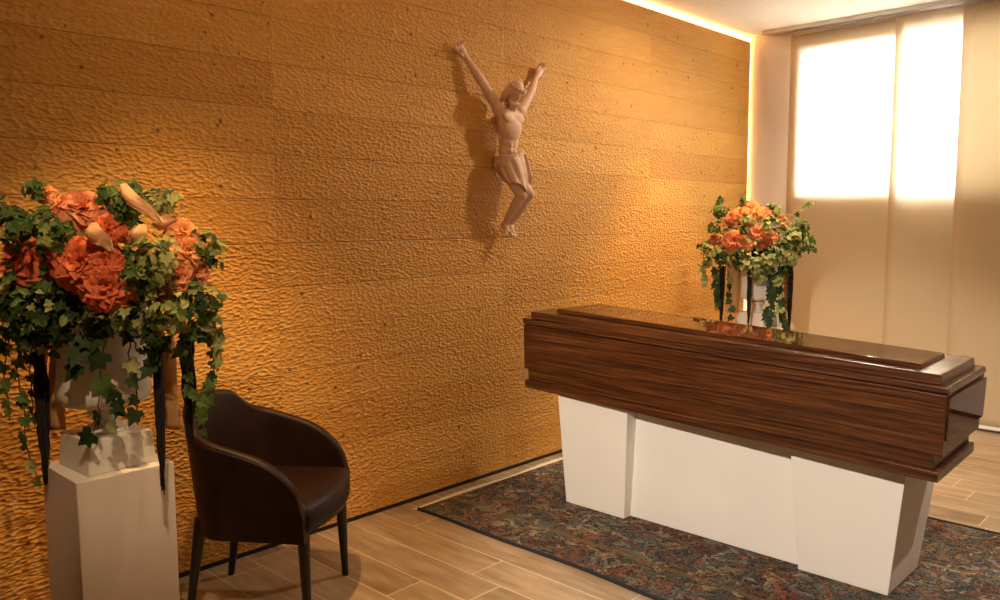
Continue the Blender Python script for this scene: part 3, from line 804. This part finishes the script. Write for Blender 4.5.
# ------------------------------------------------------------------ crucifix figure on the wall
def figure():
    O = Vector((-.0045, 3.33, 1.37))
    t = thing('crucifix_figure', 'carved pale wooden crucifix figure with raised arms hanging on the wall', 'sculpture', O)
    V = lambda x, y, z: Vector((x, y, z))
    bm = bmesh.new()
    # torso (local z: feet 0, head top about .85; +x out of the wall)
    pel = V(.085, .005, .395); wai = V(.082, -.004, .475); che = V(.098, -.005, .60); nek = V(.105, -.003, .695)
    E3 = lambda *a: Euler(a).to_matrix()
    ellipsoid(bm, pel, (.050, .066, .062), E3(0, .1, 0)); ellipsoid(bm, wai, (.042, .056, .075)); ellipsoid(bm, che, (.054, .080, .090), E3(0, -.1, 0))
    ellipsoid(bm, V(.100, -.006, .655), (.042, .085, .045)); ellipsoid(bm, V(.088, 0, .53), (.046, .064, .075))
    for s in (-1, 1):
        ellipsoid(bm, V(.132, s * .038 - .005, .648), (.013, .044, .032), E3(0, -.15, 0))          # pectorals
        for k in range(4):                                                                      # ribs
            capsule(bm, V(.142 - .003 * k, s * .012 - .004, .593 - .018 * k), V(.118 - .004 * k, s * (.062 - .003 * k) - .004, .583 - .024 * k), .0065, .0055, 8)
        ellipsoid(bm, V(.118, s * .016 - .003, .50), (.013, .015, .020)); ellipsoid(bm, V(.120, s * .016 - .003, .465), (.011, .015, .018))
        ellipsoid(bm, V(.062, s * .034, .392), (.040, .034, .048))
    # neck, head bowed forward to his right
    capsule(bm, V(.105, -.004, .675), V(.135, -.010, .735), .030, .027)
    HR = E3(-.30, .55, -.35)
    hc = V(.158, -.022, .775)
    ellipsoid(bm, hc, (.046, .040, .056), HR)
    ellipsoid(bm, hc + HR @ V(.010, 0, -.030), (.034, .030, .034), HR)
    ellipsoid(bm, hc + HR @ V(.049, 0, -.008), (.012, .008, .017), HR)      # nose
    capsule(bm, hc + HR @ V(.040, -.020, .010), hc + HR @ V(.040, .020, .010), .006, .006, 8)   # brow
    ellipsoid(bm, hc + HR @ V(.040, 0, -.030), (.006, .012, .004), HR)      # mouth
    for s in (-1, 1):
        ellipsoid(bm, hc + HR @ V(.037, s * .016, .000), (.006, .008, .005), HR)
        ellipsoid(bm, hc + HR @ V(.0, s * .041, -.006), (.010, .006, .014), HR)
    # arms
    for s, sh, el, wr, ha in ((-1, V(.095, -.088, .690), V(.072, -.190, .822), V(.040, -.268, .935), V(.034, -.302, .972)),
                              (1, V(.098, .082, .690), V(.078, .190, .802), V(.042, .282, .905), V(.036, .312, .942))):
        ellipsoid(bm, sh, (.036, .040, .036))
        capsule(bm, sh, el, .031, .024); capsule(bm, sh.lerp(el, .25), sh.lerp(el, .7), .030, .027)
        capsule(bm, el, el.lerp(wr, .35), .0245, .0245); capsule(bm, el.lerp(wr, .3), wr, .0245, .0150)
        capsule(bm, V(.09, s * .05, .64), sh, .034, .030)
        d = (ha - wr).normalized(); sd = V(1, 0, 0).cross(d).normalized() * s
        capsule(bm, wr, ha, .0160, .0215); ellipsoid(bm, wr.lerp(ha, .75) , (.013, .026, .030), None)
        for k, (off, ln, cu) in enumerate(((-.020, .046, .012), (-.007, .054, .020), (.007, .050, .026), (.020, .038, .026))):
            b = ha + sd * off + d * .008
            k1 = b + d * ln * .5 + V(cu * .35, 0, 0) + sd * off * .25; k2 = k1 + d * ln * .38 + V(cu, 0, 0) + sd * off * .05
            capsule(bm, b, k1, .0074, .0066, 8); capsule(bm, k1, k2, .0066, .0054, 8)
        th = wr.lerp(ha, .55)
        k1 = th - sd * .026 + V(.012, 0, 0) + d * .008; k2 = k1 - sd * .006 + d * .022 + V(.008, 0, 0)
        capsule(bm, th, k1, .0075, .0065, 8); capsule(bm, k1, k2, .0062, .005, 8)
    # legs: knees bent out to his left, feet crossed
    for s, hip, kn, an, toe in ((1, V(.085, .034, .385), V(.168, .078, .232), V(.068, .026, .062), V(.112, .014, .004)),
                                (-1, V(.085, -.030, .385), V(.152, .030, .226), V(.055, .002, .068), V(.088, -.008, .006))):
        capsule(bm, hip, kn, .043, .030); capsule(bm, kn, kn.lerp(an, .35), .030, .030); capsule(bm, kn.lerp(an, .3), an, .030, .0165)
        ellipsoid(bm, kn + V(.012, 0, 0), (.022, .024, .028))
        ellipsoid(bm, an + V(-.012, 0, -.006), (.018, .016, .020))
        capsule(bm, an, an.lerp(toe, .7), .019, .017); 
        dd = (toe - an).normalized(); sd = dd.cross(V(1, 0, 0)).normalized()
        for k in range(5):
            off = (k - 2) * .0085
            b = an.lerp(toe, .66) + sd * off; capsule(bm, b, b + dd * (.030 - .003 * abs(k - 1)), .0068, .0056, 8)
    me = bpy.data.meshes.new('tmp'); bm.to_mesh(me); bm.free()
    tmp = bpy.data.objects.new('tmp', me); COL.objects.link(tmp)
    md = tmp.modifiers.new('r', 'REMESH'); md.mode = 'VOXEL'; md.voxel_size = .0036
    sm = tmp.modifiers.new('s', 'SMOOTH'); sm.factor = .5; sm.iterations = 3
    dg = bpy.context.evaluated_depsgraph_get()
    me2 = bpy.data.meshes.new_from_object(tmp.evaluated_get(dg))
    bpy.data.objects.remove(tmp); bpy.data.meshes.remove(me)
    link('body', me2, M_STAT, t, True)
    # loincloth: wrapped folds with a knot at his left hip
    bm = bmesh.new(); n = 72; rings = []
    prof = [(.452, .98), (.440, 1.03), (.42, 1.05), (.39, 1.07), (.35, 1.06), (.31, 1.03), (.285, 1.0), (.275, .98)]
    for j, (z, f) in enumerate(prof):
        v = j / (len(prof) - 1); ring = []
        for k in range(n):
            a = 2 * PI * k / n
            cx, cy = .084 + .040 * v, .004 + .024 * v
            rx, ry = .064 * f, .081 * f
            w = 1 + .055 * math.sin(8 * a - 6 * v) * min(1, v * 2 + .15) + .03 * math.sin(15 * a - 11 * v)
            hem = .055 * math.sin(a + .35) * v * v + .012 * math.sin(4 * a) * v
            ring.append(bm.verts.new((max(.004, cx + rx * w * math.cos(a)), cy + ry * w * math.sin(a), z + .012 * math.sin(a) - hem)))
        rings.append(ring)
    for a, b in zip(rings, rings[1:]):
        for k in range(n): bm.faces.new((a[k], a[(k + 1) % n], b[(k + 1) % n], b[k]))
    for k in range(5):
        z = .45 - k * .010
        pts = [(.084 + (.069 - .001 * k) * math.cos(a), .004 + (.089 - .001 * k) * math.sin(a), z + .016 * math.sin(a) + .003 * math.sin(3 * a + k)) for a in [2 * PI * q / 40 for q in range(41)]]
        tube(bm, pts, .0065, 6)
    for k in range(5):
        pts = [(.128 + .004 * k, .066 + .003 * k, .452), (.150 + .003 * k, .066 + .003 * k, .40), (.163 + .003 * k, .070 + .003 * k, .34), (.166 + .004 * k, .074 + .004 * k, .262 + .012 * k)]
        tube(bm, pts, [.006, .007, .0065, .004], 8)
    lc = obj('loincloth', bm, M_STAT, t, True)
    md = lc.modifiers.new('thick', 'SOLIDIFY'); md.thickness = .004
    # hair, beard and braided crown
    bm = bmesh.new()
    ellipsoid(bm, hc + HR @ V(-.017, 0, .014), (.042, .044, .050), HR)
    rr = random.Random(2)
    for k in range(26):
        a = PI * (.42 + 1.16 * k / 25)
        q = lambda z, f: hc + HR @ V(.044 * f * math.cos(a) - .008, .046 * f * math.sin(a), z)
        e = q(-.075 + rr.uniform(-.015, .01), 1.0)
        tube(bm, [q(.035, .75), q(.0, 1.05), q(-.04, 1.08), e], [.009, .009, .009, .004], 6)
    for k in range(9):
        u = (k - 4) / 4
        tube(bm, [hc + HR @ V(.034, u * .026, -.034), hc + HR @ V(.044, u * .020, -.056), hc + HR @ V(.040, u * .012, -.078 + .01 * abs(u))], [.007, .007, .003], 6)
    obj('hair', bm, M_STAT, t, True)
    bm = bmesh.new()
    for j in range(2):
        pts = []
        for k in range(49):
            a = 2 * PI * k / 48; pts.append(hc + HR @ V((.051) * math.cos(a) - .003,   .049 * math.sin(a), .030 + .006 * math.sin(8 * a + PI * j)))
        tube(bm, pts, .0055, 6)
    obj('crown', bm, M_STAT, t, True)
figure()

# ------------------------------------------------------------------ light
def area(name, loc, rot, sx, sy, power, col, spread=None):
    l = bpy.data.lights.new(name, 'AREA'); l.shape = 'RECTANGLE'; l.size = sx; l.size_y = sy; l.energy = power; l.color = col
    if spread: l.spread = spread
    o = bpy.data.objects.new(name, l); COL.objects.link(o); o.location = loc; o.rotation_euler = rot; return o
def spot(name, loc, target, power, col, cone, blend=.5, rad=.03):
    l = bpy.data.lights.new(name, 'SPOT'); l.energy = power; l.color = col; l.spot_size = math.radians(cone); l.spot_blend = blend; l.shadow_soft_size = rad
    o = bpy.data.objects.new(name, l); COL.objects.link(o); o.location = loc
    o.rotation_euler = (Vector(target) - Vector(loc)).to_track_quat('-Z', 'Y').to_euler(); return o
WARM = (1., .56, .22); SOFT = (1., .87, .72)
area('daylight', ((WX0 + WX1) / 2, YB + .50, (WZ0 + WZ1) / 2 + .05), (math.radians(90), 0, math.radians(180)), 2.3, 1.6, 480, (.84, .92, 1.))
spot('downlight_chair', (.80, 1.42, H - .01), (.60, 1.42, .3), 92, WARM, 68, .7)
spot('spotlight_flowers', (2.2, .35, H - .02), (.55, 1.02, 1.25), 68, (1., .70, .42), 32, .6, .03)
spot('downlight_corner', (.68, 4.90, H - .01), (.60, 5.0, 0), 95, WARM, 70, .6)
spot('downlight_corner_spill', (1.25, 4.75, H - .012), (.62, 4.40, .8), 74, (1., .80, .56), 150, .7, .035)
spot('wall_fill_spot', (2.6, 1.6, H - .01), (0, 2.6, 1.8), 48, (1., .62, .28), 100, .9, .08)  # added fill, evenly brightens the carved wall and left flowers; stands for no fixture
spot('spotlight_coffin', (2.3, -1.3, 2.8), (1.5, 3.2, .50), 440, SOFT, 32, .5, .05)
spot('downlight_front', (3.4, 3.9, H - .01), (3.0, 4.1, 0), 80, SOFT, 100, .7)

w = bpy.data.worlds.new('World'); scene.world = w; w.use_nodes = True
bg = w.node_tree.nodes['Background']; bg.inputs[0].default_value = (.75, .85, 1., 1); bg.inputs[1].default_value = 1.0

# ------------------------------------------------------------------ camera
cam = bpy.data.cameras.new('camera'); co = bpy.data.objects.new('camera', cam); COL.objects.link(co)
cam.sensor_width = 36; cam.lens = 813.2 * 36 / 1000
yaw, pit, rol = math.radians(43.492), math.radians(5.596), math.radians(-.234)
f = Vector((-math.sin(yaw) * math.cos(pit), math.cos(yaw) * math.cos(pit), -math.sin(pit)))
r = Vector((math.cos(yaw), math.sin(yaw), 0)); u = r.cross(f)
r2 = r * math.cos(rol) + u * math.sin(rol); u2 = u * math.cos(rol) - r * math.sin(rol)
M = Matrix((r2, u2, -f)).transposed().to_4x4(); M.translation = (3.171, 0, 1.46)
co.matrix_world = M; cam.clip_start = .05
scene.camera = co
scene.view_settings.view_transform = 'Standard'; scene.view_settings.look = 'None'
scene.view_settings.gamma = 1; scene.view_settings.use_curve_mapping = False
scene.view_settings.exposure = 1.12
scene.cycles.max_bounces = 10; scene.cycles.diffuse_bounces = 5; scene.cycles.transparent_max_bounces = 8
